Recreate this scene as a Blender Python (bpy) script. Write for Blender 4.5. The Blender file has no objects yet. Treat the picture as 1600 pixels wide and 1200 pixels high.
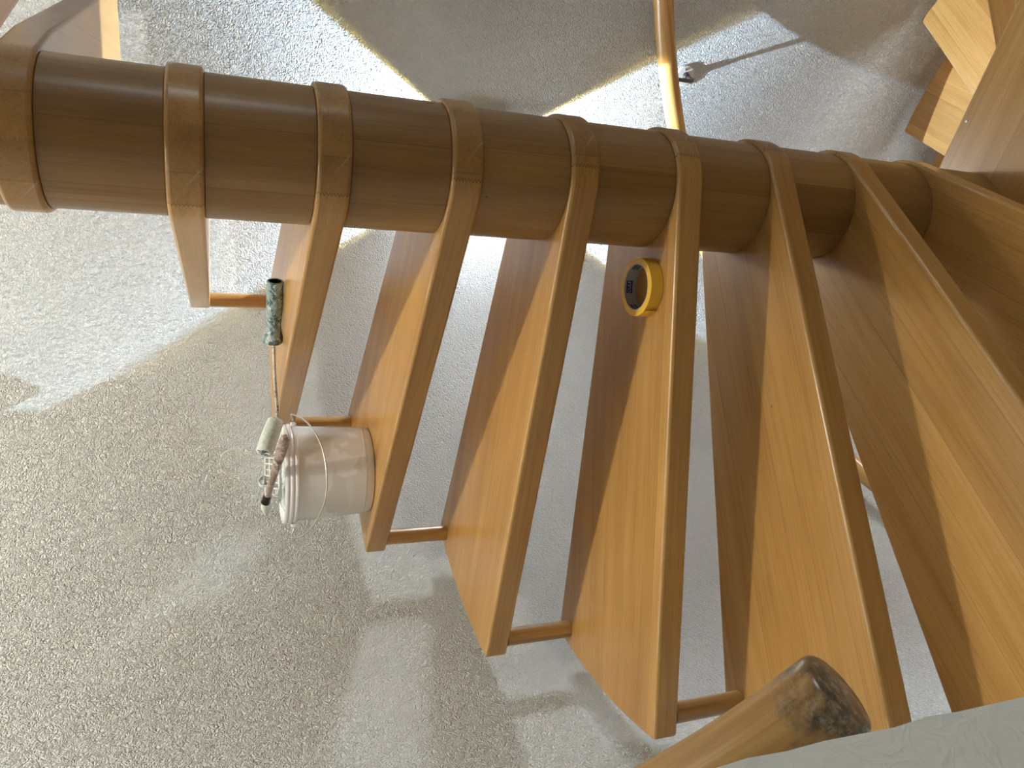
import bpy, bmesh, math, random
from mathutils import Vector, Matrix, noise
random.seed(7)
S = bpy.context.scene
COL = S.collection
PI = math.pi
R = math.radians

# ------------------------------------------------------------------ camera
cam_d = bpy.data.cameras.new('camera'); cam = bpy.data.objects.new('camera', cam_d); COL.objects.link(cam)
cam_d.sensor_fit = 'HORIZONTAL'; cam_d.sensor_width = 36.0; cam_d.lens = 36.0 * 1187.2 / 1600
cam_d.clip_start = 0.02
cr = Vector((0.99996591, -0.00299976, -0.00769226))      # to the right when the phone is held upright
cu = Vector((0.00825648, 0.36330994, 0.93163175))        # up
cf = Vector((0.0, 0.931663507, -0.363321321))            # forward
M = Matrix(((-cu.x, cr.x, -cf.x, -0.337208), (-cu.y, cr.y, -cf.y, -1.151087), (-cu.z, cr.z, -cf.z, -0.058842), (0, 0, 0, 1)))
cam.matrix_world = M
S.camera = cam

# ------------------------------------------------------------------ view and world
S.view_settings.view_transform = 'Standard'; S.view_settings.look = 'None'
S.view_settings.gamma = 1.0; S.view_settings.use_curve_mapping = False
S.view_settings.exposure = 0.14
W = bpy.data.worlds.new('world'); S.world = W; W.use_nodes = True
W.node_tree.nodes['Background'].inputs[0].default_value = (0.92, 0.95, 1.0, 1)
W.node_tree.nodes['Background'].inputs[1].default_value = 0.08

# ------------------------------------------------------------------ large lights
def area_light(name, loc, target, sx, sy, power, color):
    d = bpy.data.lights.new(name, 'AREA'); d.shape = 'RECTANGLE'; d.size = sx; d.size_y = sy
    d.energy = power; d.color = color
    o = bpy.data.objects.new(name, d); COL.objects.link(o); o.location = loc
    o.rotation_euler = (Vector(target) - Vector(loc)).to_track_quat('-Z', 'Y').to_euler()
    return o
# unseen fill from the hall side, added to brighten the plaster edge of the opening
area_light('hall_fill_light', (3.0, -1.35, 0.0), (-0.55, -1.0, -0.4), 1.0, 1.2, 26, (0.90, 0.97, 0.96))
# unseen fill hidden below the lower treads, added to brighten the wall gaps
area_light('lower_fill_light', (0.50, -0.16, -2.45), (-1.0, -0.12, -0.9), 0.5, 0.5, 36, (0.88, 0.94, 1.0))
# the lamp over the head of the stairs (its shade is built below)
LAMP = Vector((-0.16, -0.12, 1.86))
ld = bpy.data.lights.new('ceiling_bulb', 'POINT'); ld.energy = 88; ld.color = (1.0, 0.95, 0.84); ld.shadow_soft_size = 0.06
lo = bpy.data.objects.new('ceiling_bulb', ld); COL.objects.link(lo); lo.location = LAMP

# ------------------------------------------------------------------ helpers
def tag(o, label=None, cat=None, group=None, kind=None):
    if label: o['label'] = label
    if cat: o['category'] = cat
    if group: o['group'] = group
    if kind: o['kind'] = kind
    return o
def link(name, me, mat, parent=None, smooth=False):
    o = bpy.data.objects.new(name, me); COL.objects.link(o)
    if mat is not None:
        for m in (mat if isinstance(mat, (list, tuple)) else [mat]): me.materials.append(m)
    if parent is not None: o.parent = parent
    if smooth:
        for p in me.polygons: p.use_smooth = True
    return o
def fin(name, bm, mat, parent=None, smooth=False, angle=None):
    bmesh.ops.recalc_face_normals(bm, faces=bm.faces)
    me = bpy.data.meshes.new(name); bm.to_mesh(me); bm.free()
    o = link(name, me, mat, parent, smooth or angle is not None)
    if angle is not None:
        me.set_sharp_from_angle(angle=R(angle))
    return o
def empty(name, loc=(0, 0, 0), rz=0):
    o = bpy.data.objects.new(name, None); COL.objects.link(o); o.location = loc; o.rotation_euler = (0, 0, rz)
    o.empty_display_size = 0.05
    return o
def bevel(o, w, seg=3, ang=30):
    m = o.modifiers.new('bevel', 'BEVEL'); m.width = w; m.segments = seg; m.limit_method = 'ANGLE'; m.angle_limit = R(ang)
    m.harden_normals = False
    return o
def frame_for(t):
    t = t.normalized(); a = Vector((0, 0, 1)) if abs(t.z) < 0.9 else Vector((1, 0, 0))
    n = t.cross(a).normalized(); return n, t.cross(n).normalized()
def tube(bm, pts, rad, seg=16, cap=True, closed=False):
    pts = [Vector(p) for p in pts]; n = len(pts)
    rads = rad if isinstance(rad, (list, tuple)) else [rad] * n
    rings = []; nrm = None
    for i, p in enumerate(pts):
        if closed: t = pts[(i + 1) % n] - pts[i - 1]
        else: t = pts[min(i + 1, n - 1)] - pts[max(i - 1, 0)]
        t.normalize()
        if nrm is None: nrm, b = frame_for(t)
        else:
            nrm = (nrm - t * nrm.dot(t))
            nrm = nrm.normalized() if nrm.length > 1e-6 else frame_for(t)[0]
            b = t.cross(nrm)
        b = t.cross(nrm).normalized()
        rings.append([bm.verts.new(p + (nrm * math.cos(2 * PI * k / seg) + b * math.sin(2 * PI * k / seg)) * rads[i]) for k in range(seg)])
    m = n if closed else n - 1
    for i in range(m):
        a, c = rings[i], rings[(i + 1) % n]
        for k in range(seg): bm.faces.new((a[k], a[(k + 1) % seg], c[(k + 1) % seg], c[k]))
    if cap and not closed:
        bm.faces.new(rings[0][::-1]); bm.faces.new(rings[-1])
    return rings
def lathe(bm, prof, seg=64, center=(0, 0, 0)):
    c = Vector(center); rings = []
    for r, z in prof:
        if r < 1e-5: rings.append([bm.verts.new(c + Vector((0, 0, z)))])
        else: rings.append([bm.verts.new(c + Vector((r * math.cos(2 * PI * k / seg), r * math.sin(2 * PI * k / seg), z))) for k in range(seg)])
    for a, b in zip(rings, rings[1:]):
        for k in range(seg):
            k2 = (k + 1) % seg
            if len(a) == 1 and len(b) == 1: continue
            if len(a) == 1: bm.faces.new((a[0], b[k], b[k2]))
            elif len(b) == 1: bm.faces.new((a[k], a[k2], b[0]))
            else: bm.faces.new((a[k], a[k2], b[k2], b[k]))
def prism(bm, outline, z0, z1):
    lo_ = [bm.verts.new((x, y, z0)) for x, y in outline]; hi = [bm.verts.new((x, y, z1)) for x, y in outline]
    bm.faces.new(lo_[::-1]); bm.faces.new(hi)
    n = len(outline)
    for k in range(n): bm.faces.new((lo_[k], lo_[(k + 1) % n], hi[(k + 1) % n], hi[k]))
def box(bm, c, s, rot=None):
    m = Matrix.Translation(c) @ (rot.to_4x4() if rot else Matrix.Identity(4)) @ Matrix.Diagonal((*s, 1))
    bmesh.ops.create_cube(bm, size=1.0, matrix=m)

# ------------------------------------------------------------------ materials
class NT:
    def __init__(s, name):
        s.m = bpy.data.materials.new(name); s.m.use_nodes = True; s.t = s.m.node_tree
        s.b = s.t.nodes['Principled BSDF']
    def n(s, typ, **kw):
        nd = s.t.nodes.new(typ)
        for k, v in kw.items(): setattr(nd, k, v)
        return nd
    def l(s, a, b): s.t.links.new(a, b)
    def math(s, op, a, b=None, c=None):
        nd = s.n('ShaderNodeMath', operation=op)
        for i, v in enumerate((a, b, c)):
            if v is None: continue
            if isinstance(v, (int, float)): nd.inputs[i].default_value = v
            else: s.l(v, nd.inputs[i])
        return nd.outputs[0]
    def mix(s, fac, a, b, blend='MIX'):
        nd = s.n('ShaderNodeMix', data_type='RGBA', blend_type=blend)
        for i, v in ((0, fac), (6, a), (7, b)):
            if isinstance(v, (int, float)): nd.inputs[i].default_value = v
            elif isinstance(v, tuple): nd.inputs[i].default_value = (*v, 1) if len(v) == 3 else v
            else: s.l(v, nd.inputs[i])
        return nd.outputs[2]
    def ramp(s, fac, stops):
        nd = s.n('ShaderNodeValToRGB'); e = nd.color_ramp.elements
        while len(e) < len(stops): e.new(0.5)
        for el, (p, c) in zip(e, stops): el.position = p; el.color = (*c, 1) if len(c) == 3 else c
        s.l(fac, nd.inputs[0]); return nd.outputs[0]
    def noise(s, vec, scale, detail=3, rough=0.5, dist=0.0):
        nd = s.n('ShaderNodeTexNoise'); nd.inputs['Scale'].default_value = scale; nd.inputs['Detail'].default_value = detail
        nd.inputs['Roughness'].default_value = rough; nd.inputs['Distortion'].default_value = dist
        if vec is not None: s.l(vec, nd.inputs['Vector'])
        return nd.outputs[0]
    def mapping(s, vec, loc=(0, 0, 0), rot=(0, 0, 0), sc=(1, 1, 1)):
        nd = s.n('ShaderNodeMapping'); nd.inputs['Location'].default_value = loc; nd.inputs['Rotation'].default_value = rot
        nd.inputs['Scale'].default_value = sc; s.l(vec, nd.inputs['Vector']); return nd.outputs[0]
    def bump(s, h, strength, dist, normal=None):
        nd = s.n('ShaderNodeBump'); nd.inputs['Strength'].default_value = strength; nd.inputs['Distance'].default_value = dist
        s.l(h, nd.inputs['Height'])
        if normal is not None: s.l(normal, nd.inputs['Normal'])
        return nd.outputs[0]
def simple(name, col, rough=0.5, metal=0.0, **kw):
    N = NT(name); N.b.inputs['Base Color'].default_value = (*col, 1); N.b.inputs['Roughness'].default_value = rough
    N.b.inputs['Metallic'].default_value = metal
    for k, v in kw.items(): N.b.inputs[k].default_value = v
    return N.m

WOOD_LIGHT = (0.58, 0.355, 0.125); WOOD_MID = (0.49, 0.275, 0.080); WOOD_DARK = (0.37, 0.19, 0.048)
def wood(name, axis='X', board=0.095, joint=False, stave=0, gloss=0.32, tint=1.0):
    N = NT(name)
    tc = N.n('ShaderNodeTexCoord').outputs['Object']
    info = N.n('ShaderNodeObjectInfo').outputs['Random']
    sep = N.n('ShaderNodeSeparateXYZ'); N.l(tc, sep.inputs[0])
    X, Y, Z = sep.outputs
    off = N.math('MULTIPLY', info, 37.0)
    along = {'X': X, 'Y': Y, 'Z': Z}[axis]
    if stave:
        ang = N.math('ARCTAN2', Y, X); across = N.math('MULTIPLY', ang, 0.1)
        depth_ = N.math('SQRT', N.math('ADD', N.math('MULTIPLY', X, X), N.math('MULTIPLY', Y, Y)))
    else:
        across = Y if axis == 'X' else X
        depth_ = Z if axis != 'Z' else Y
    # board index, with its own tone and grain offset
    bi = N.math('FLOOR', N.math('DIVIDE', N.math('ADD', across, N.math('MULTIPLY', info, 0.05)), board))
    bf = N.math('FRACT', N.math('DIVIDE', N.math('ADD', across, N.math('MULTIPLY', info, 0.05)), board))
    wn = N.n('ShaderNodeTexWhiteNoise', noise_dimensions='2D'); cv = N.n('ShaderNodeCombineXYZ')
    N.l(bi, cv.inputs[0]); N.l(off, cv.inputs[1]); N.l(cv.outputs[0], wn.inputs['Vector'])
    tone = wn.outputs['Value']
    seam = N.math('LESS_THAN', N.math('MINIMUM', bf, N.math('SUBTRACT', 1.0, bf)), 0.006)
    v = N.n('ShaderNodeCombineXYZ')
    N.l(N.math('ADD', along, N.math('MULTIPLY', tone, 9.0)), v.inputs[0]); N.l(N.math('ADD', across, off), v.inputs[1]); N.l(depth_, v.inputs[2])
    g1 = N.noise(N.mapping(v.outputs[0], sc=(1.1, 16, 16)), 1.6, 4, 0.55, 0.4)       # broad cathedral figure
    g2 = N.noise(N.mapping(v.outputs[0], sc=(2.2, 150, 150)), 1.6, 4, 0.6)           # fine streaks
    g3 = N.noise(N.mapping(v.outputs[0], sc=(40, 900, 900)), 1.0, 2, 0.6)            # pores
    g4 = N.noise(v.outputs[0], 5.0, 2, 0.5)
    base = N.ramp(g1, [(0.30, WOOD_DARK), (0.48, WOOD_MID), (0.68, WOOD_LIGHT)])
    base = N.mix(0.45, base, WOOD_MID)
    st = N.ramp(g2, [(0.30, (0.70, 0.62, 0.52)), (0.5, (1, 1, 1)), (0.72, (1.10, 1.10, 1.06))])
    base = N.mix(0.55, base, st, 'MULTIPLY')
    base = N.mix(0.35, base, N.ramp(g3, [(0.35, (0.80, 0.76, 0.70)), (0.6, (1.04, 1.04, 1.04))]), 'MULTIPLY')
    base = N.mix(0.5, base, N.ramp(g4, [(0.3, (0.84, 0.80, 0.76)), (0.7, (1.08, 1.08, 1.08))]), 'MULTIPLY')
    tn = N.ramp(tone, [(0.0, (0.84, 0.80, 0.76)), (1.0, (1.12, 1.13, 1.15))])
    base = N.mix(0.75, base, tn, 'MULTIPLY')
    base = N.mix(N.math('MULTIPLY', seam, 0.5), base, (0.20, 0.10, 0.04))
    # worn pale line along the front edge of a tread
    if joint:
        wz = N.math('LESS_THAN', N.math('ABSOLUTE', N.math('SUBTRACT', N.math('SUBTRACT', Y, Z), 0.1035)), 0.0016)
        wr_ = N.ramp(N.noise(tc, 7.0, 3, 0.6), [(0.45, (0, 0, 0)), (0.6, (1, 1, 1))])
        base = N.mix(N.math('MULTIPLY', N.math('MULTIPLY', wz, wr_), 0.45), base, (0.62, 0.52, 0.40))
    # a few knots / dents
    vo = N.n('ShaderNodeTexVoronoi'); vo.inputs['Scale'].default_value = 9.0; N.l(N.mapping(v.outputs[0], sc=(0.7, 1, 1)), vo.inputs['Vector'])
    dot = N.math('MULTIPLY', N.math('LESS_THAN', vo.outputs['Distance'], 0.022), 0.7)
    base = N.mix(dot, base, (0.09, 0.04, 0.015))
    if joint:
        # finger joint in the narrow hub end of a tread: the block beyond it is a darker piece
        a = N.math('ARCTAN2', Y, X)
        zig = N.math('MULTIPLY', N.math('PINGPONG', N.math('ADD', Z, 0.05), 0.0026), 18.0)
        ja = N.math('ADD', a, zig)
        side = N.math('MULTIPLY', N.math('GREATER_THAN', ja, 2.02), N.math('LESS_THAN', ja, 3.1))
        base = N.mix(N.math('MULTIPLY', side, 0.24), base, (0.12, 0.065, 0.03))
        ln = N.math('LESS_THAN', N.math('ABSOLUTE', N.math('SUBTRACT', ja, 2.02)), 0.012)
        base = N.mix(N.math('MULTIPLY', ln, 0.6), base, (0.07, 0.03, 0.012))
    if tint != 1.0: base = N.mix(1.0, base, (tint, tint, tint), 'MULTIPLY')
    N.l(base, N.b.inputs['Base Color'])
    rg = N.math('ADD', N.math('MULTIPLY', g2, 0.12), gloss - 0.05)
    N.l(rg, N.b.inputs['Roughness'])
    N.l(N.bump(g2, 0.08, 0.0006), N.b.inputs['Normal'])
    N.b.inputs['Coat Weight'].default_value = 0.25; N.b.inputs['Coat Roughness'].default_value = 0.22
    return N.m

def plaster(name, col, scale=1.0, strength=1.0, dist=0.0065):
    N = NT(name)
    tc = N.n('ShaderNodeTexCoord').outputs['Object']
    n1 = N.noise(tc, 95 * scale, 2, 0.5, 1.4)
    n2 = N.noise(tc, 210 * scale, 2, 0.5, 0.5)
    n3 = N.noise(tc, 3.0, 3, 0.5)
    ridge = N.math('SUBTRACT', 1.0, N.math('MULTIPLY', N.math('ABSOLUTE', N.math('SUBTRACT', n1, 0.5)), 5.0))
    ridge = N.math('MAXIMUM', ridge, -0.4)
    h = N.math('ADD', N.math('MULTIPLY', ridge, 0.6), N.math('MULTIPLY', n2, 0.7))
    c = N.mix(1.0, col, N.ramp(n3, [(0.3, (0.95, 0.95, 0.95)), (0.7, (1.03, 1.03, 1.03))]), 'MULTIPLY')
    N.l(c, N.b.inputs['Base Color'])
    N.b.inputs['Roughness'].default_value = 0.85
    N.l(N.bump(h, strength, dist), N.b.inputs['Normal'])
    return N.m

M_TREAD = wood('lacquered_beech_tread', 'X', 0.105, joint=True)
M_COLUMN = wood('lacquered_beech_column', 'Z', 0.085, stave=1, gloss=0.38, tint=0.68)
M_DOWEL = wood('lacquered_beech_dowel', 'Z', 3.0, gloss=0.32)
M_RAIL = wood('lacquered_beech_handrail', 'X', 30.0, gloss=0.28)
M_WALL = plaster('rough_white_plaster', (0.685, 0.705, 0.69))
M_JAMB = plaster('painted_opening_plaster', (0.82, 0.83, 0.77), 0.6, 0.35, 0.002)
M_CEIL = simple('ceiling_paint', (0.8, 0.79, 0.77), 0.9)
M_FLOOR = wood('oak_floor', 'X', 0.14, gloss=0.4)

# ------------------------------------------------------------------ stair geometry constants
RISE = 0.19; TH1 = R(91.87); STEP = R(20.67)
RT = 0.957; RR = 0.1055; RC = 0.0985; DF = 0.1055; DR = 0.112; WR = -0.1904; TT = 0.047
RW = 1.02; Z_FLOOR = -2.85; Z_CEIL = 2.0
JAMB = R(241.05)

# ------------------------------------------------------------------ the setting
def arc_wall(name, a0, a1, r0, r1, z0, z1, n, mats, nz=1, rough_end=False):
    bm = bmesh.new(); grid = {}
    zs = [z0 + (z1 - z0) * j / nz for j in range(nz + 1)]
    for i in range(n + 1):
        a = a0 + (a1 - a0) * i / n
        for j, z in enumerate(zs):
            for s, r in ((0, r0), (1, r1)):
                dr_ = da = 0
                if rough_end and i == n and s == 0:
                    dr_ = 0.0015 * noise.noise((0, 0, z * 60)); da = (0.0022 * noise.noise((5, 0, z * 45)) + 0.0010 * noise.noise((9, 1, z * 160))) / r
                grid[i, j, s] = bm.verts.new(((r + dr_) * math.cos(a + da), (r + dr_) * math.sin(a + da), z))
    for i in range(n):
        for j in range(nz):
            f = bm.faces.new((grid[i, j, 0], grid[i + 1, j, 0], grid[i + 1, j + 1, 0], grid[i, j + 1, 0])); f.smooth = True
            f = bm.faces.new((grid[i, j, 1], grid[i, j + 1, 1], grid[i + 1, j + 1, 1], grid[i + 1, j, 1])); f.smooth = True
        bm.faces.new((grid[i, 0, 0], grid[i, 0, 1], grid[i + 1, 0, 1], grid[i + 1, 0, 0]))
        bm.faces.new((grid[i, nz, 0], grid[i + 1, nz, 0], grid[i + 1, nz, 1], grid[i, nz, 1]))
    for i in (0, n):
        for j in range(nz):
            f = bm.faces.new((grid[i, j, 0], grid[i, j + 1, 0], grid[i, j + 1, 1], grid[i, j, 1])); f.material_index = len(mats) - 1
    bmesh.ops.recalc_face_normals(bm, faces=bm.faces)
    me = bpy.data.meshes.new(name); bm.to_mesh(me); bm.free()
    o = bpy.data.objects.new(name, me); COL.objects.link(o)
    for m in mats: me.materials.append(m)
    me.set_sharp_from_angle(angle=R(40))
    return tag(o, kind='structure')
A_OPEN0 = R(-28)
o = arc_wall('wall_stairwell', A_OPEN0, JAMB, RW, 1.30, Z_FLOOR, Z_CEIL, 220, [M_WALL, M_JAMB], nz=240, rough_end=True)
tag(o, 'curved rough white plaster wall wrapped round the stairs')
o = arc_wall('wall_lower', JAMB, A_OPEN0 + 2 * PI, RW, 1.30, Z_FLOOR, -8 * RISE - TT, 60, [M_WALL], nz=1)
# floor of the storey below, landing floor of the hall behind the camera, ceiling
bm = bmesh.new(); bmesh.ops.create_circle(bm, cap_ends=True, radius=1.30, segments=96, matrix=Matrix.Translation((0, 0, Z_FLOOR)))
r_ = bmesh.ops.extrude_face_region(bm, geom=bm.faces[:]); bmesh.ops.translate(bm, verts=[v for v in r_['geom'] if isinstance(v, bmesh.types.BMVert)], vec=(0, 0, -0.1))
tag(fin('floor', bm, M_FLOOR), kind='structure')
bm = bmesh.new(); out = []
for k in range(41):
    a = JAMB + (A_OPEN0 + 2 * PI - JAMB) * k / 40; out.append((RW * math.cos(a), RW * math.sin(a)))
out += [(3.2, -0.46), (3.2, -4.0), (-3.2, -4.0), (-3.2, -1.14 * 1.0), (1.30 * math.cos(JAMB), 1.30 * math.sin(JAMB))]
prism(bm, out, -8 * RISE - TT, -8 * RISE)
tag(fin('floor_hall', bm, M_FLOOR), kind='structure')
# unseen slab added to shade the near lower treads, then the hall ceiling
bm = bmesh.new(); out = [(0.11 * math.cos(R(352 - 13.3 * k)), 0.11 * math.sin(R(352 - 13.3 * k))) for k in range(11)]; A_UP = R(219)
for k in range(41):
    a = A_UP + (R(352) - A_UP) * k / 40; out.append((RW * math.cos(a), RW * math.sin(a)))
prism(bm, out, 0.93, 1.12)
tag(fin('upper_shade_slab', bm, M_CEIL), kind='structure')
bm = bmesh.new(); out = []
for k in range(41):
    a = JAMB + (A_OPEN0 + 2 * PI - JAMB) * k / 40; out.append((RW * math.cos(a), RW * math.sin(a)))
out += [(3.2, -0.46), (3.2, -4.0), (-3.2, -4.0), (-3.2, -1.14 * 1.0), (1.30 * math.cos(JAMB), 1.30 * math.sin(JAMB))]
prism(bm, out, 0.93, 1.12)
tag(fin('ceiling_hall', bm, M_CEIL), kind='structure')
bm = bmesh.new(); bmesh.ops.create_circle(bm, cap_ends=True, radius=1.30, segments=96, matrix=Matrix.Translation((0, 0, Z_CEIL)))
r_ = bmesh.ops.extrude_face_region(bm, geom=bm.faces[:]); bmesh.ops.translate(bm, verts=[v for v in r_['geom'] if isinstance(v, bmesh.types.BMVert)], vec=(0, 0, 0.1))
tag(fin('ceiling', bm, M_CEIL), kind='structure')

# ------------------------------------------------------------------ treads
def tread_outline(wr=WR, rt=RT, nlow=10):
    pts = []
    af = math.asin(DF / rt)
    pts.append((rt * math.cos(af), rt * math.sin(af)))
    pts.append((0.22, DF + 0.0012)); pts.append((0.05, DF))
    # hub circle from the front tangent round the back to the rear tangent
    a0, a1 = PI / 2, 3 * PI / 2 + wr
    n = 44
    for k in range(n + 1):
        a = a0 + (a1 - a0) * k / n; pts.append((RR * math.cos(a), RR * math.sin(a)))
    D = (math.cos(wr), math.sin(wr)); Nn = (-D[1], D[0])
    s = math.sqrt(rt * rt - DR * DR)
    pts.append((-DR * Nn[0] + 0.10 * D[0], -DR * Nn[1] + 0.10 * D[1]))
    tip = (-DR * Nn[0] + s * D[0], -DR * Nn[1] + s * D[1]); at = math.atan2(tip[1], tip[0])
    m = max(10, int((af - at) / 0.02))
    for k in range(m): a = at + (af - at) * k / m; pts.append((rt * math.cos(a), rt * math.sin(a)))
    return pts
def tread_mesh(name, out):
    bm = bmesh.new(); prism(bm, out, -TT, 0.0)
    bmesh.ops.recalc_face_normals(bm, faces=bm.faces)
    me = bpy.data.meshes.new(name); bm.to_mesh(me); bm.free(); me.materials.append(M_TREAD)
    for p in me.polygons: p.use_smooth = True
    me.set_sharp_from_angle(angle=R(35))
    return me
ME_T = tread_mesh('stair_tread', tread_outline())
def ang(i):
    if i <= 8: return TH1 + (i - 1) * STEP
    return {9: R(327.3), 10: R(348.5), 11: R(369.5), 12: R(390), 13: R(410.5), 14: R(431)}[i]
LAB = {
 -1: 'topmost wooden stair tread, only a sliver of its underside showing in the upper left corner',
 0: 'wooden stair tread above eye level whose underside shows beside a lamplit strip',
 1: 'wooden stair tread at eye level seen edge on, next above the paint roller',
 2: 'wooden stair tread carrying the grip of the blue stained paint roller',
 3: 'wooden stair tread on which the white paint bucket stands',
 4: 'empty wooden stair tread between the bucket tread and the tape tread',
 5: 'wooden stair tread with the yellow tape roll lying on it',
 6: 'wide empty wooden stair tread next below the tape tread, behind the handrail end',
 7: 'second wooden stair tread below the tape tread, its front half lit',
 8: 'lowest dark wooden tread of the near flight just above the landing board',
 9: 'broad greyish wooden landing board at the foot of the column with a small screw hole',
 10: 'wooden tread just below the landing board, barely showing past its edge',
 11: 'shaded wooden tread between the landing board and the golden lamplit tread',
 12: 'golden wooden tread of the lower flight lit brightly by the wall light',
 13: 'pale wooden tread just below the golden lamplit one',
 14: 'dark lowest tread, a small patch visible between the pale tread and the column',
}
treads = {}
for i in range(-1, 15):
    me = ME_T
    if i == 9:
        me = tread_mesh('stair_landing', tread_outline(wr=R(-84)))
    o = bpy.data.objects.new('stair_landing' if i == 9 else 'stair_tread', me); COL.objects.link(o)
    o.location = (0, 0, -(i - 1) * RISE); o.rotation_euler = (0, 0, ang(i))
    bevel(o, 0.0055, 3)
    tag(o, LAB[i], 'landing' if i == 9 else 'stair tread', 'wooden treads of the spiral staircase')
    treads[i] = o

# ------------------------------------------------------------------ column
colm = empty('newel_column', (0, 0, Z_FLOOR))
tag(colm, 'thick round wooden centre column of turned drums stacked between the treads', 'column')
def drum(z0, z1):
    bm = bmesh.new(); h = (z1 - z0)
    e = 0.0012
    lathe(bm, [(0, 0), (RC - e, 0), (RC, e), (RC, h - e), (RC - e, h), (0, h)], 96)
    o = fin('column_drum', bm, M_COLUMN, colm, angle=30)
    o.location = (0, 0, z0 - Z_FLOOR); o.rotation_euler = (0, 0, random.uniform(0, 6))
    return o
for i in range(-3, 15):
    zt = -(i - 1) * RISE            # tread i top ; drum from its top up to the underside of tread i-1
    if i == -3: continue
    drum(zt, zt + RISE - TT)
drum(Z_FLOOR, -(14 - 1) * RISE - TT)

# ------------------------------------------------------------------ dowels between the treads
DNAMES = {1: 'wooden dowel spacer hanging between the edge on tread and the paint roller tread',
 2: 'wooden dowel spacer behind the rim of the white bucket',
 3: 'wooden dowel spacer just below the bucket tread, with small pale scuffs',
 4: 'wooden dowel spacer between the empty tread and the tape tread',
 5: 'wooden dowel spacer under the tip of the tape tread, with white paint specks'}
for i in range(-1, 14):
    if i in (8, 9): continue
    a = ang(i + 1) - R(15.2); r = 0.922
    zt = -(i) * RISE; zb = zt + RISE - TT
    if not (i in DNAMES or i in (0, 6, 7)): continue
    bm = bmesh.new(); h = zb - zt
    lathe(bm, [(0, 0), (0.018, 0), (0.018, h), (0, h)], 32)
    if i in (3, 5):
        pass
    o = fin('dowel_spacer', bm, M_DOWEL, None, angle=40); o.location = (r * math.cos(a), r * math.sin(a), zt)
    o.rotation_euler = (0, 0, random.uniform(0, 6))
    lab = DNAMES.get(i, {0: 'wooden dowel spacer under the topmost lamplit tread by the wall', 6: 'wooden dowel spacer hidden below the wide empty tread', 7: 'wooden dowel spacer above the lowest near tread'}.get(i))
    tag(o, lab, 'dowel', 'dowel spacers between the tread tips')

# ------------------------------------------------------------------ handrails (helical round rods)
def helix(name, a0, a1, r, z_of, rad, n, label, cap0=None, cap1=None):
    bm = bmesh.new(); pts = []
    for k in range(n + 1):
        a = a0 + (a1 - a0) * k / n; pts.append(Vector((r * math.cos(a), r * math.sin(a), z_of(a))))
    uvl = bm.loops.layers.uv.new('UVMap')
    rads = [rad] * (n + 1)
    if cap1:   # rounded worn end
        t = (pts[-1] - pts[-2]).normalized(); ends = []
        for s, q in ((0.0, 1.0), (0.0035, 0.975), (0.006, 0.93), (0.0075, 0.86), (0.0085, 0.5), (0.009, 0.0)):
            if s: ends.append((pts[-1] + t * s, rad * q))
        base = pts[-1]
        pts += [p for p, _ in ends]; rads += [q for _, q in ends]
        rads[-1] = rad * 0.02
    rings = tube(bm, pts, rads, 40)
    me_o = fin(name, bm, M_RAIL, None, angle=50)
    return tag(me_o, label, 'handrail')
def rail_material(name, worn=None):
    N = NT(name)
    geo = N.n('ShaderNodeTexCoord').outputs['Object']
    sep = N.n('ShaderNodeSeparateXYZ'); N.l(geo, sep.inputs[0]); X, Y, Z = sep.outputs
    a = N.math('ARCTAN2', Y, X); rr = N.math('SQRT', N.math('ADD', N.math('MULTIPLY', X, X), N.math('MULTIPLY', Y, Y)))
    v = N.n('ShaderNodeCombineXYZ'); N.l(a, v.inputs[0]); N.l(rr, v.inputs[1]); N.l(N.math('ADD', Z, N.math('MULTIPLY', a, 0.5268)), v.inputs[2])
    g1 = N.noise(N.mapping(v.outputs[0], sc=(3, 60, 60)), 1.0, 4, 0.6, 0.4)
    g2 = N.noise(N.mapping(v.outputs[0], sc=(6, 420, 420)), 1.0, 3, 0.6)
    base = N.ramp(g1, [(0.3, WOOD_DARK), (0.5, WOOD_MID), (0.7, WOOD_LIGHT)])
    base = N.mix(0.4, base, N.ramp(g2, [(0.3, (0.7, 0.62, 0.55)), (0.6, (1.05, 1.05, 1.05))]), 'MULTIPLY')
    rough = 0.3
    if worn:
        ep = N.n('ShaderNodeVectorMath', operation='DISTANCE'); N.l(geo, ep.inputs[0]); ep.inputs[1].default_value = worn
        d = ep.outputs['Value']
        big = N.noise(geo, 45, 5, 0.7); big2 = N.noise(geo, 120, 4, 0.7)
        dirt = N.math('ADD', d, N.math('MULTIPLY', N.math('SUBTRACT', big, 0.5), 0.045))
        m = N.ramp(dirt, [(0.026, (1, 1, 1)), (0.043, (0, 0, 0))])
        stain = N.ramp(big2, [(0.35, (0.03, 0.025, 0.02)), (0.5, (0.10, 0.085, 0.065)), (0.64, (0.30, 0.26, 0.20))])
        base = N.mix(m, base, stain); N.b.inputs['Coat Weight'].default_value = 0.1
    N.l(base, N.b.inputs['Base Color']); N.b.inputs['Roughness'].default_value = rough
    N.b.inputs['Coat Weight'].default_value = 0.3; N.b.inputs['Coat Roughness'].default_value = 0.15
    return N.m
slope = RISE / STEP
aE = R(232.9); rE = 0.925; zE = -0.458
E1 = (rE * math.cos(aE), rE * math.sin(aE), zE)
M_RAIL = rail_material('handrail_beech')
helix('handrail', R(4), R(165), 0.945, lambda a: -1.29 - (a - R(51.5)) * 0.493, 0.0275, 90, 'long curved round wooden handrail held on the wall by a bracket')
M_RAIL = rail_material('handrail_beech_worn', E1)
helix('handrail', R(181), aE, rE, lambda a: zE - (a - aE) * slope, 0.0315, 60, 'near round wooden handrail with a worn dark stained tip beside the plaster edge', cap1=True)

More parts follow.
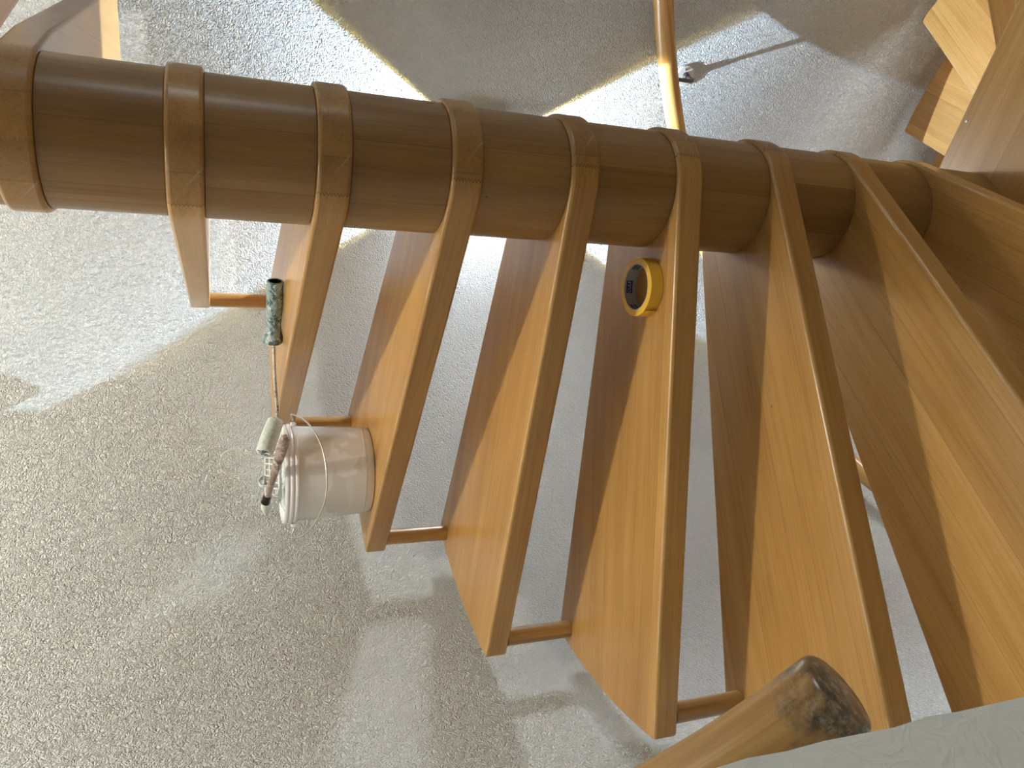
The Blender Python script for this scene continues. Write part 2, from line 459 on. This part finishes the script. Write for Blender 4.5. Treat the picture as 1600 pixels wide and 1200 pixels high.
# ------------------------------------------------------------------ handrail bracket
M_ZINC = simple('white_enamel', (0.62, 0.62, 0.58), 0.35)
M_STEEL = simple('dark_steel', (0.11, 0.10, 0.09), 0.35, 0.9)
M_CHROME = simple('bright_screw_steel', (0.6, 0.6, 0.58), 0.25, 1.0)
ab = R(53.7); zb = -1.405
brk = empty('handrail_bracket', (RW * math.cos(ab), RW * math.sin(ab), zb), ab + PI)   # local +X points into the well
tag(brk, 'round pale wall plate with a dark hooked arm holding the long handrail', 'bracket')
bm = bmesh.new()
lathe(bm, [(0, 0), (0.031, 0), (0.031, 0.003), (0.028, 0.006), (0, 0.0068)], 40)
o = fin('wall_plate', bm, M_ZINC, brk, angle=40); o.rotation_euler = (0, PI / 2, 0)
bm = bmesh.new()
tube(bm, [(0.002, 0, 0), (0.03, 0, 0.0), (0.055, 0, 0.003), (0.069, 0, 0.013), (0.0745, 0, 0.032), (0.075, 0, 0.0655)], 0.0055, 14)
tube(bm, [(0.004, 0, 0), (0.018, 0, 0)], [0.012, 0.008], 20)
fin('hook_arm', bm, M_STEEL, brk, angle=50)
for k in range(3):
    a = 2 * PI * k / 3 + 0.4
    bm = bmesh.new(); lathe(bm, [(0, 0), (0.0042, 0), (0.0035, 0.0022), (0, 0.003)], 14)
    o = fin('screw', bm, M_CHROME, brk, angle=40); o.rotation_euler = (0, PI / 2, 0); o.location = (0.006, 0.019 * math.cos(a), 0.019 * math.sin(a))

# ------------------------------------------------------------------ up and down wall light behind the column
aw = R(71.06); zw = -0.795
wl = empty('wall_light', (RW * math.cos(aw), RW * math.sin(aw), zw), aw + PI)
tag(wl, 'small box wall light mounted behind the column, throwing one beam up and one down', 'wall light')
M_BODY = simple('wall_light_grey_metal', (0.45, 0.45, 0.44), 0.4, 0.3)
hw, hh, dp = 0.058, 0.046, 0.088
bm = bmesh.new(); t = 0.004
box(bm, (dp - t / 2, 0, 0), (t, 2 * hw, 2 * hh))
box(bm, (dp / 2, hw - t / 2, 0), (dp - 2 * t, t, 2 * hh)); box(bm, (dp / 2, -hw + t / 2, 0), (dp - 2 * t, t, 2 * hh))
box(bm, (0.0005, 0, 0), (0.007, 2 * hw, 2 * hh))
fin('lamp_housing', bm, M_BODY, wl)
M_GLASS = NT('frosted_glass_lit').m; M_GLASS.node_tree.nodes['Principled BSDF'].inputs['Emission Color'].default_value = (0.86, 0.93, 1.0, 1)
M_GLASS.node_tree.nodes['Principled BSDF'].inputs['Emission Strength'].default_value = 210.0
bm = bmesh.new(); box(bm, (dp + 0.003, 0, 0), (0.005, 2 * hw - 0.012, 2 * hh - 0.012)); bevel(fin('diffuser', bm, M_GLASS, wl), 0.0015, 2)
M_SIDE = NT('side_fill_glow').m; M_SIDE.node_tree.nodes['Principled BSDF'].inputs['Emission Color'].default_value = (0.84, 0.92, 1.0, 1)
M_SIDE.node_tree.nodes['Principled BSDF'].inputs['Emission Strength'].default_value = 190.0
bm = bmesh.new(); box(bm, (dp / 2 + 0.004, -hw - 0.0028, 0), (dp - 0.018, 0.005, 2 * hh - 0.012)); bevel(fin('side_fill_panel', bm, M_SIDE, wl), 0.0015, 2)  # glowing panel added on one side only, to lift the wall between the treads
def beam(name, z, x, power, col, rad):
    d = bpy.data.lights.new(name, 'SPOT'); d.energy = power; d.color = col; d.shadow_soft_size = rad
    d.spot_size = R(130); d.spot_blend = 0.2
    o = bpy.data.objects.new(name, d); COL.objects.link(o); o.parent = wl; o.location = (x, 0, z)
    o.rotation_euler = (PI if z < 0 else 0, 0, 0)
W_P, Y_P = 130.0, 22.0
for sg in (1, -1):
    beam('led_white', -sg * 0.044, 0.050, W_P, (0.52, 0.72, 1.0), 0.002)
    beam('led_amber', -sg * 0.036, 0.052, Y_P, (1.0, 0.78, 0.22), 0.002)

# ------------------------------------------------------------------ pendant over the stair head
pend = empty('pendant_lamp', (LAMP.x, LAMP.y, Z_CEIL))
tag(pend, 'small pendant lamp hanging from the ceiling above the stair column', 'lamp')
M_WHITE = simple('white_plastic', (0.8, 0.8, 0.78), 0.35)
bm = bmesh.new(); lathe(bm, [(0, 0), (0.05, 0), (0.05, -0.012), (0.03, -0.022), (0, -0.022)], 32); fin('ceiling_rose', bm, M_WHITE, pend, angle=40)
bm = bmesh.new(); tube(bm, [(0, 0, -0.022), (0, 0, -0.045)], 0.003, 10); fin('cord', bm, M_WHITE, pend, angle=40)
bm = bmesh.new(); lathe(bm, [(0, -0.045), (0.022, -0.046), (0.024, -0.060), (0.05, -0.066), (0.05, -0.068), (0, -0.068)], 32); fin('lamp_socket', bm, M_WHITE, pend, angle=40)

# ------------------------------------------------------------------ landing screw
bm = bmesh.new(); lathe(bm, [(0, 0), (0.0036, 0), (0.0030, 0.0008), (0, 0.001)], 16)
o = fin('countersunk_screw', bm, M_CHROME, treads[9], angle=40); a = -ang(9)
o.location = Matrix.Rotation(a, 3, 'Z') @ Vector((0.202, -0.022, 0.0)); o['label'] = 'small bright screw head'

# ------------------------------------------------------------------ paint bucket
ZT3 = -2 * RISE
BK = Vector((-0.53, 0.585, ZT3))
bk = empty('paint_bucket', BK); tag(bk, 'white translucent plastic paint bucket with lid standing on a stair tread', 'bucket')
N = NT('translucent_white_plastic')
tcB = N.n('ShaderNodeTexCoord').outputs['Object']
sB = N.n('ShaderNodeSeparateXYZ'); N.l(tcB, sB.inputs[0])
nb = N.noise(N.mapping(tcB, sc=(1, 1, 1.3)), 11, 3, 0.5, 0.6)
lvl = N.math('ADD', nb, N.math('MULTIPLY', N.math('SUBTRACT', sB.outputs[2], 0.09), 2.2))
mk = N.ramp(lvl, [(0.495, (0, 0, 0)), (0.515, (1, 1, 1))])
colB = N.mix(mk, (0.84, 0.81, 0.75), (0.97, 0.97, 0.95))
n2 = N.ramp(N.noise(N.mapping(tcB, sc=(3, 3, 9)), 4, 2, 0.5), [(0.60, (0, 0, 0)), (0.63, (1, 1, 1))])
colB = N.mix(N.math('MULTIPLY', n2, 0.5), colB, (0.95, 0.94, 0.92))
N.l(colB, N.b.inputs['Base Color']); N.b.inputs['Roughness'].default_value = 0.16
tr = N.n('ShaderNodeBsdfTranslucent'); tr.inputs[0].default_value = (0.95, 0.94, 0.92, 1); mxs = N.n('ShaderNodeMixShader'); mxs.inputs[0].default_value = 0.15
N.l(N.b.outputs[0], mxs.inputs[1]); N.l(tr.outputs[0], mxs.inputs[2]); N.l(mxs.outputs[0], N.t.nodes['Material Output'].inputs[0])
M_BUCKET = N.m
M_LID = simple('milky_lid_plastic', (0.84, 0.88, 0.86), 0.2)
M_RIM = simple('white_rim_plastic', (0.92, 0.92, 0.93), 0.18)
bm = bmesh.new()
lathe(bm, [(0, 0.004), (0.082, 0.004), (0.088, 0.0), (0.0935, 0.0012), (0.0955, 0.004), (0.0965, 0.018), (0.0975, 0.019), (0.1035, 0.150), (0.1045, 0.158), (0.1045, 0.172)], 96)
fin('bucket_body', bm, M_BUCKET, bk, angle=35)
bm = bmesh.new()
lathe(bm, [(0.1046, 0.160), (0.1085, 0.161), (0.1095, 0.164), (0.1085, 0.1675), (0.1065, 0.169), (0.1085, 0.1705), (0.1095, 0.174), (0.1085, 0.1775), (0.1065, 0.179), (0.1085, 0.181), (0.109, 0.184), (0.107, 0.188), (0.1035, 0.1885), (0.102, 0.185), (0.1015, 0.172), (0.1046, 0.160)], 96)
fin('lid_rim', bm, M_RIM, bk, angle=50)
bm = bmesh.new()
lathe(bm, [(0, 0.1825), (0.085, 0.1825), (0.095, 0.1815), (0.0995, 0.184), (0.1025, 0.184), (0.1025, 0.176), (0, 0.176)], 96)
fin('lid', bm, M_LID, bk, angle=40)
for sx, yy in ((1, -0.03), (-1, -0.03)):
    bm = bmesh.new(); box(bm, (0.1095 * sx, yy, 0.166), (0.009, 0.016, 0.012)); bevel(fin('handle_lug', bm, M_RIM, bk), 0.003, 3)
M_WIRE = simple('galvanised_wire', (0.66, 0.65, 0.60), 0.32, 0.85)
bm = bmesh.new()
raw = [(-0.413, 0.555, -0.214), (-0.405, 0.553, -0.212), (-0.399, 0.545, -0.209), (-0.398, 0.50, -0.210), (-0.405, 0.44, -0.224), (-0.429, 0.389, -0.240), (-0.464, 0.357, -0.252), (-0.513, 0.343, -0.257), (-0.562, 0.353, -0.254), (-0.605, 0.389, -0.241), (-0.640, 0.444, -0.226), (-0.656, 0.50, -0.211), (-0.660, 0.545, -0.209), (-0.655, 0.553, -0.212), (-0.647, 0.555, -0.214)]
def smooth(pts, k=6, closed=False):
    P = [Vector(p) for p in pts]; n = len(P); out = []
    rng = range(n if closed else n - 1)
    for i in rng:
        p1, p2 = P[i], P[(i + 1) % n]
        p0 = P[i - 1] if (closed or i > 0) else p1; p3 = P[(i + 2) % n] if (closed or i + 2 < n) else p2
        for j in range(k):
            t = j / k
            out.append(0.5 * ((2 * p1) + (p2 - p0) * t + (2 * p0 - 5 * p1 + 4 * p2 - p3) * t * t + (3 * p1 - p0 - 3 * p2 + p3) * t ** 3))
    if not closed: out.append(P[-1])
    return out
tube(bm, [Vector(p) - BK for p in smooth(raw)], 0.0016, 10)
fin('bail_handle', bm, M_WIRE, bk, angle=60)

# ------------------------------------------------------------------ mini paint roller lying from the tread onto the lid
def speckle(name, a, b, c, scale=60, rough=0.45):
    N = NT(name); t_ = N.n('ShaderNodeTexCoord').outputs['Object']
    n1 = N.noise(t_, scale, 5, 0.7, 0.5); n2 = N.noise(t_, scale * 2.3, 4, 0.7, 0.2)
    cc = N.mix(N.ramp(n1, [(0.44, (0, 0, 0)), (0.50, (1, 1, 1))]), a, b)
    cc = N.mix(N.ramp(n2, [(0.56, (0, 0, 0)), (0.60, (1, 1, 1))]), cc, c)
    N.l(cc, N.b.inputs['Base Color']); N.b.inputs['Roughness'].default_value = rough
    N.l(N.bump(n1, 0.5, 0.0015), N.b.inputs['Normal']); return N.m
M_GRIP = speckle('paint_spattered_blue_grip', (0.035, 0.085, 0.105), (0.22, 0.30, 0.29), (0.46, 0.50, 0.46), 55)
M_SHANK = speckle('paint_spattered_wire', (0.55, 0.54, 0.48), (0.40, 0.40, 0.34), (0.02, 0.02, 0.02), 40)
M_SLEEVE = speckle('pale_green_foam', (0.55, 0.62, 0.57), (0.66, 0.71, 0.66), (0.50, 0.57, 0.52), 90, 0.9)
G0 = Vector((-0.125, 0.449, -0.1725)); G1 = Vector((-0.243, 0.512, -0.1725))
roller = empty('paint_roller', G0, 0); tag(roller, 'small paint roller with blue stained grip resting between the tread and bucket lid', 'paint roller')
ax = (G1 - G0); L = ax.length; rot = ax.to_track_quat('Z', 'Y')
bm = bmesh.new()
prof = [(0.0, 0.035), (0.0125, 0.034), (0.0125, 0.001), (0.0145, 0.0), (0.0165, 0.001), (0.0172, 0.004), (0.0165, 0.006), (0.0166, 0.030), (0.0162, 0.060), (0.0155, 0.078), (0.0145, 0.092), (0.0146, 0.102), (0.0165, 0.113), (0.0188, 0.122), (0.0196, L), (0.0150, L - 0.002), (0.006, L - 0.006), (0.0, L - 0.006)]
lathe(bm, prof, 40)
for v in bm.verts:      # flattened finger guard with two horns, a few moulded grooves
    z = v.co.z
    if z > 0.104:
        k = (z - 0.104) / (L - 0.104); v.co.y *= (1 + 0.22 * k) if v.co.y > 0 else (1 - 0.12 * k); v.co.x *= 1 + 0.22 * k
g = fin('grip', bm, M_GRIP, roller, angle=45); g.rotation_euler = rot.to_euler(); g['label'] = 'blue grey paint stained grip with hollow end'
gm = simple('hollow_shade', (0.01, 0.012, 0.02), 0.5)  # near-black colour paints the shade inside the hollow end of the grip
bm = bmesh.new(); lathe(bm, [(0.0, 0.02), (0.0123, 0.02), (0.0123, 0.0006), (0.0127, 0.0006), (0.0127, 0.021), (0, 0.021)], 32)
g = fin('hollow_shade_insert', bm, gm, roller, angle=40); g.rotation_euler = rot.to_euler()
bm = bmesh.new()
wire = smooth([G1 + Vector((0.004, 0, 0)), G1 + Vector((-0.02, 0.002, -0.0005)), (-0.32, 0.508, -0.174), (-0.375, 0.516, -0.178), (-0.398, 0.5195, -0.179), (-0.408, 0.517, -0.178), (-0.420, 0.509, -0.173)], 6)
tube(bm, [p - G0 for p in wire], 0.0032, 12); fin('wire_shank', bm, M_SHANK, roller, angle=50)
S0 = Vector((-0.408, 0.518, -0.1765)); S1 = Vector((-0.474, 0.477, -0.150))
bm = bmesh.new(); sl = (S1 - S0).length
lathe(bm, [(0, 0.0), (0.006, 0.0), (0.0155, 0.003), (0.0170, 0.008), (0.0175, 0.03), (0.0180, sl - 0.012), (0.0172, sl - 0.003), (0.013, sl + 0.001), (0.005, sl), (0.004, sl - 0.008), (0, sl - 0.008)], 36)
bmesh.ops.subdivide_edges(bm, edges=bm.edges[:], cuts=2)
for v in bm.verts: v.co += Vector(noise.noise_vector(v.co * 130)) * 0.0012
g = fin('foam_sleeve', bm, M_SLEEVE, roller, smooth=True); g.location = S0 - G0; g.rotation_euler = (S1 - S0).to_track_quat('Z', 'Y').to_euler(); g['label'] = 'pale green foam sleeve'
bm = bmesh.new()
rnd = random.Random(3)
for k in range(26):     # dried paint crust on the end of the sleeve
    a = rnd.uniform(0, 2 * PI); r0 = rnd.uniform(0.004, 0.013); 
    p = Vector((r0 * math.cos(a), r0 * math.sin(a), sl + 0.0012)); q = p + Vector((rnd.uniform(-.004, .004), rnd.uniform(-.004, .004), rnd.uniform(0, .0012)))
    tube(bm, [p, q], 0.0007, 5)
g = fin('dried_paint', bm, simple('dried_dark_paint', (0.05, 0.07, 0.075), 0.6), roller); g.location = S0 - G0; g.rotation_euler = (S1 - S0).to_track_quat('Z', 'Y').to_euler()

# ------------------------------------------------------------------ paint brush lying across the rim
B0 = Vector((-0.435, 0.405, -0.1875)); B1 = Vector((-0.566, 0.520, -0.1585)); B2 = Vector((-0.583, 0.535, -0.1550)); B3 = Vector((-0.612, 0.560, -0.1570))
br = empty('paint_brush', B0); tag(br, 'paint brush with a brown paint smeared handle lying across the bucket rim', 'paint brush')
M_BH = speckle('smeared_brown_handle', (0.20, 0.13, 0.095), (0.34, 0.27, 0.23), (0.62, 0.56, 0.50), 35, 0.35)
d_ = (B1 - B0).normalized(); LB = (B1 - B0).length
bm = bmesh.new()
pr = [(0.0, 0.0005), (0.004, 0.001), (0.04, 0.0060)]
pts, rr_ = [], []
for t_, r_ in ((0, 0.0015), (0.01, 0.0055), (0.035, 0.0088), (0.09, 0.0105), (0.20, 0.0108), (0.40, 0.0096), (0.65, 0.0078), (0.85, 0.0068), (1.0, 0.0074)):
    pts.append((B1 - B0) * t_); rr_.append(r_)
tube(bm, pts, rr_, 24); fin('brush_handle', bm, M_BH, br, angle=70)
bm = bmesh.new(); tube(bm, [B1 - B0, (B1 + B2) / 2 - B0, B2 - B0], [0.0082, 0.0088, 0.0095], 20); fin('ferrule', bm, simple('black_ferrule', (0.02, 0.018, 0.015), 0.4, 0.5), br, angle=50)
bm = bmesh.new(); tube(bm, [B2 - B0, (B2 + B3) / 2 - B0, B3 - B0], [0.0088, 0.0095, 0.004], 18)
fin('bristles', bm, simple('paint_soaked_bristles', (0.62, 0.62, 0.57), 0.8), br, angle=60)

# ------------------------------------------------------------------ wiping grid with its wire hanger, resting on the lid
GC = Vector((-0.517, 0.545, -0.170))
gr = empty('wiping_grid', GC); tag(gr, 'white plastic paint wiping grid with ladder bars on the bucket lid', 'grid')
M_GRID = simple('paint_covered_white_plastic', (0.72, 0.71, 0.65), 0.4)
tilt = Matrix.Rotation(R(32), 4, 'X')
def g_(u, v): return tilt @ Vector((u, v, 0))
bm = bmesh.new()
hwid, hdep = 0.058, 0.024
tube(bm, [g_(-hwid, -hdep), g_(hwid, -hdep), g_(hwid, hdep), g_(-hwid, hdep)], 0.0028, 8, closed=True)
tube(bm, [g_(-hwid, 0.008), g_(hwid, 0.008)], 0.0020, 8)
fin('grid_frame', bm, M_GRID, gr, angle=60)
bm = bmesh.new()
for k in range(9):
    u = -hwid + 2 * hwid * (k + 0.5) / 9; tube(bm, [g_(u, -hdep), g_(u, hdep)], 0.0016, 8)
fin('grid_bars', bm, M_GRID, gr, angle=60)
M_LOOP = simple('cream_coated_wire', (0.74, 0.72, 0.62), 0.45)
lp = [(-0.489, 0.556, -0.168), (-0.488, 0.556, -0.150), (-0.480, 0.556, -0.124), (-0.472, 0.558, -0.093), (-0.477, 0.561, -0.074), (-0.499, 0.563, -0.066), (-0.520, 0.560, -0.076), (-0.526, 0.557, -0.101), (-0.517, 0.556, -0.130), (-0.506, 0.556, -0.150), (-0.509, 0.556, -0.168)]
bm = bmesh.new(); tube(bm, [p - GC for p in smooth(lp)], 0.0011, 8); g = fin('wire_hanger', bm, M_LOOP, gr, angle=60); g['label'] = 'thin cream wire hanging loop'

# small bent strip standing up behind the grid
st = empty('bent_strip', (-0.553, 0.560, -0.1955)); tag(st, 'small bent strip, grey inside and white outside, poking up behind the wiping grid', 'strip')
for nm, mt, off_ in (('outer_face', M_WHITE, 0.0), ('inner_face', simple('grey_metal_strip', (0.25, 0.25, 0.24), 0.4, 0.4), 0.0012)):
    bm = bmesh.new(); rows = []
    for k in range(15):
        t_ = k / 14
        if t_ < 0.4: p = Vector((0, 0.0, t_ / 0.4 * 0.042))
        else:
            a = (t_ - 0.4) / 0.6 * PI * 0.95; p = Vector((0.011 - 0.011 * math.cos(a), 0, 0.042 + 0.011 * math.sin(a)))
        n_ = Vector((1, 0, 0)) if t_ < 0.4 else Vector((math.cos(a), 0, -math.sin(a)))
        p = p + n_ * off_
        rows.append([bm.verts.new(p + Vector((0, s_, 0)) + n_ * q) for s_, q in ((-0.009, 0), (0.009, 0), (0.009, 0.0012), (-0.009, 0.0012))])
    for a_, b_ in zip(rows, rows[1:]):
        for k in range(4): bm.faces.new((a_[k], a_[(k + 1) % 4], b_[(k + 1) % 4], b_[k]))
    bm.faces.new(rows[0]); bm.faces.new(rows[-1][::-1])
    g = fin(nm, bm, mt, st, angle=40); g.rotation_euler = (0, 0, R(25))

# crumpled clear wrap under the tools
N = NT('clear_wrap'); N.b.inputs['Base Color'].default_value = (0.80, 0.86, 0.84, 1); N.b.inputs['Roughness'].default_value = 0.15
N.b.inputs['Alpha'].default_value = 0.45
bm = bmesh.new(); nx, ny = 34, 20; gv = {}
for i in range(nx + 1):
    for j in range(ny + 1):
        u = i / nx; v = j / ny
        x_ = -0.085 + 0.16 * u; y_ = -0.032 + 0.095 * v
        e = min(u, 1 - u, v, 1 - v)
        nz_ = noise.noise((x_ * 45, y_ * 45, 1.3)); nz2 = noise.noise((x_ * 120, y_ * 120, 4.0))
        z_ = 0.002 + min(1, e * 7) * (0.012 + 0.010 * nz_ + 0.004 * nz2)
        gv[i, j] = bm.verts.new((x_ + 0.006 * nz2, y_ + 0.006 * nz_, max(z_, 0.0012)))
for i in range(nx):
    for j in range(ny): bm.faces.new((gv[i, j], gv[i + 1, j], gv[i + 1, j + 1], gv[i, j + 1]))
o = fin('plastic_wrap', bm, N.m, None, smooth=True); o.location = (-0.520, 0.548, ZT3 + 0.1835)
m_ = o.modifiers.new('thickness', 'SOLIDIFY'); m_.thickness = 0.0004; m_.offset = 1
tag(o, 'crumpled clear plastic wrap lying under the painting tools on the bucket lid', 'plastic wrap')

# ------------------------------------------------------------------ masking tape on the fifth tread
a5 = ang(5); T5 = Matrix.Rotation(a5, 3, 'Z') @ Vector((0.170, 0.023, 0)); T5.z = -4 * RISE
tp = empty('masking_tape', T5, 0); tag(tp, 'roll of yellow masking tape lying flat on a stair tread', 'tape')
N = NT('yellow_crepe_tape'); t_ = N.n('ShaderNodeTexCoord').outputs['Object']
sep = N.n('ShaderNodeSeparateXYZ'); N.l(t_, sep.inputs[0]); rr2 = N.math('SQRT', N.math('ADD', N.math('MULTIPLY', sep.outputs[0], sep.outputs[0]), N.math('MULTIPLY', sep.outputs[1], sep.outputs[1])))
wv = N.math('SINE', N.math('MULTIPLY', rr2, 9000.0)); cc = N.mix(N.math('MULTIPLY', N.math('ADD', wv, 1.0), 0.10), (0.86, 0.50, 0.03), (0.80, 0.55, 0.15))
N.l(cc, N.b.inputs['Base Color']); N.b.inputs['Roughness'].default_value = 0.5; M_TAPE = N.m
RO, RI, HT = 0.0505, 0.0385, 0.024
bm = bmesh.new(); lathe(bm, [(RI + 0.0015, 0.0005), (RO - 0.0005, 0.0005), (RO, 0.001), (RO, HT - 0.0005), (RO - 0.0005, HT), (RI + 0.0015, HT), (RI + 0.0015, 0.0005)], 96)
fin('tape_winding', bm, M_TAPE, tp, angle=35)
M_CORE = simple('grey_card_core', (0.42, 0.40, 0.37), 0.7)
bm = bmesh.new(); lathe(bm, [(RI, 0.0005), (RI + 0.0015, 0.0005), (RI + 0.0015, HT), (RI, HT), (RI, 0.0005)], 96)
core = fin('card_core', bm, M_CORE, tp, angle=35)
M_INK = simple('dark_blue_ink', (0.012, 0.015, 0.09), 0.6); M_PALE = simple('pale_print', (0.62, 0.62, 0.66), 0.6)
def curved_patch(name, a0, a1, z0, z1, r_, mat, par):
    bm = bmesh.new(); n = 12; rows = []
    for k in range(n + 1):
        a = a0 + (a1 - a0) * k / n
        rows.append([bm.verts.new((q * math.cos(a), q * math.sin(a), z)) for q, z in ((r_, z0), (r_, z1), (r_ + 0.0002, z1), (r_ + 0.0002, z0))])
    for p, q in zip(rows, rows[1:]):
        for k in range(4): bm.faces.new((p[k], p[(k + 1) % 4], q[(k + 1) % 4], q[k]))
    bm.faces.new(rows[0]); bm.faces.new(rows[-1][::-1])
    return fin(name, bm, mat, par, angle=40)
def letters(par, text, am, zc, size, r_):
    cu_ = bpy.data.curves.new('print', 'FONT'); cu_.body = text; cu_.size = size; cu_.align_x = 'CENTER'; cu_.align_y = 'CENTER'; cu_.extrude = 0.0001
    to = bpy.data.objects.new('print_tmp', cu_); COL.objects.link(to)
    dg = bpy.context.evaluated_depsgraph_get(); me = bpy.data.meshes.new_from_object(to.evaluated_get(dg)); bpy.data.objects.remove(to)
    for v in me.vertices:
        a = am - v.co.x / r_; q = r_ - v.co.z; v.co = Vector((q * math.cos(a), q * math.sin(a), zc + v.co.y))
    o = link('printed_letters', me, M_PALE, par); return o
for am in (R(82), R(12), R(152), R(222), R(292)):
    curved_patch('printed_block', am - 0.29, am + 0.29, 0.0085, 0.0205, RI - 0.00025, M_INK, core)
    letters(core, 'CULF', am, 0.0145, 0.0085, RI - 0.0005)
# loose end of the tape, folded out
bm = bmesh.new(); rows = []
aT = math.atan2(-0.3, -1.0)
for k in range(9):
    t_ = k / 8; a = R(200) + 0.32 * t_; q = RO + 0.0004 + 0.006 * t_ ** 2
    rows.append([bm.verts.new((qq * math.cos(a), qq * math.sin(a), z)) for qq, z in ((q, 0.001), (q, HT), (q + 0.0004, HT), (q + 0.0004, 0.001))])
for p, q in zip(rows, rows[1:]):
    for k in range(4): bm.faces.new((p[k], p[(k + 1) % 4], q[(k + 1) % 4], q[k]))
bm.faces.new(rows[0]); bm.faces.new(rows[-1][::-1])
fin('loose_tape_end', bm, M_TAPE, tp, angle=40)
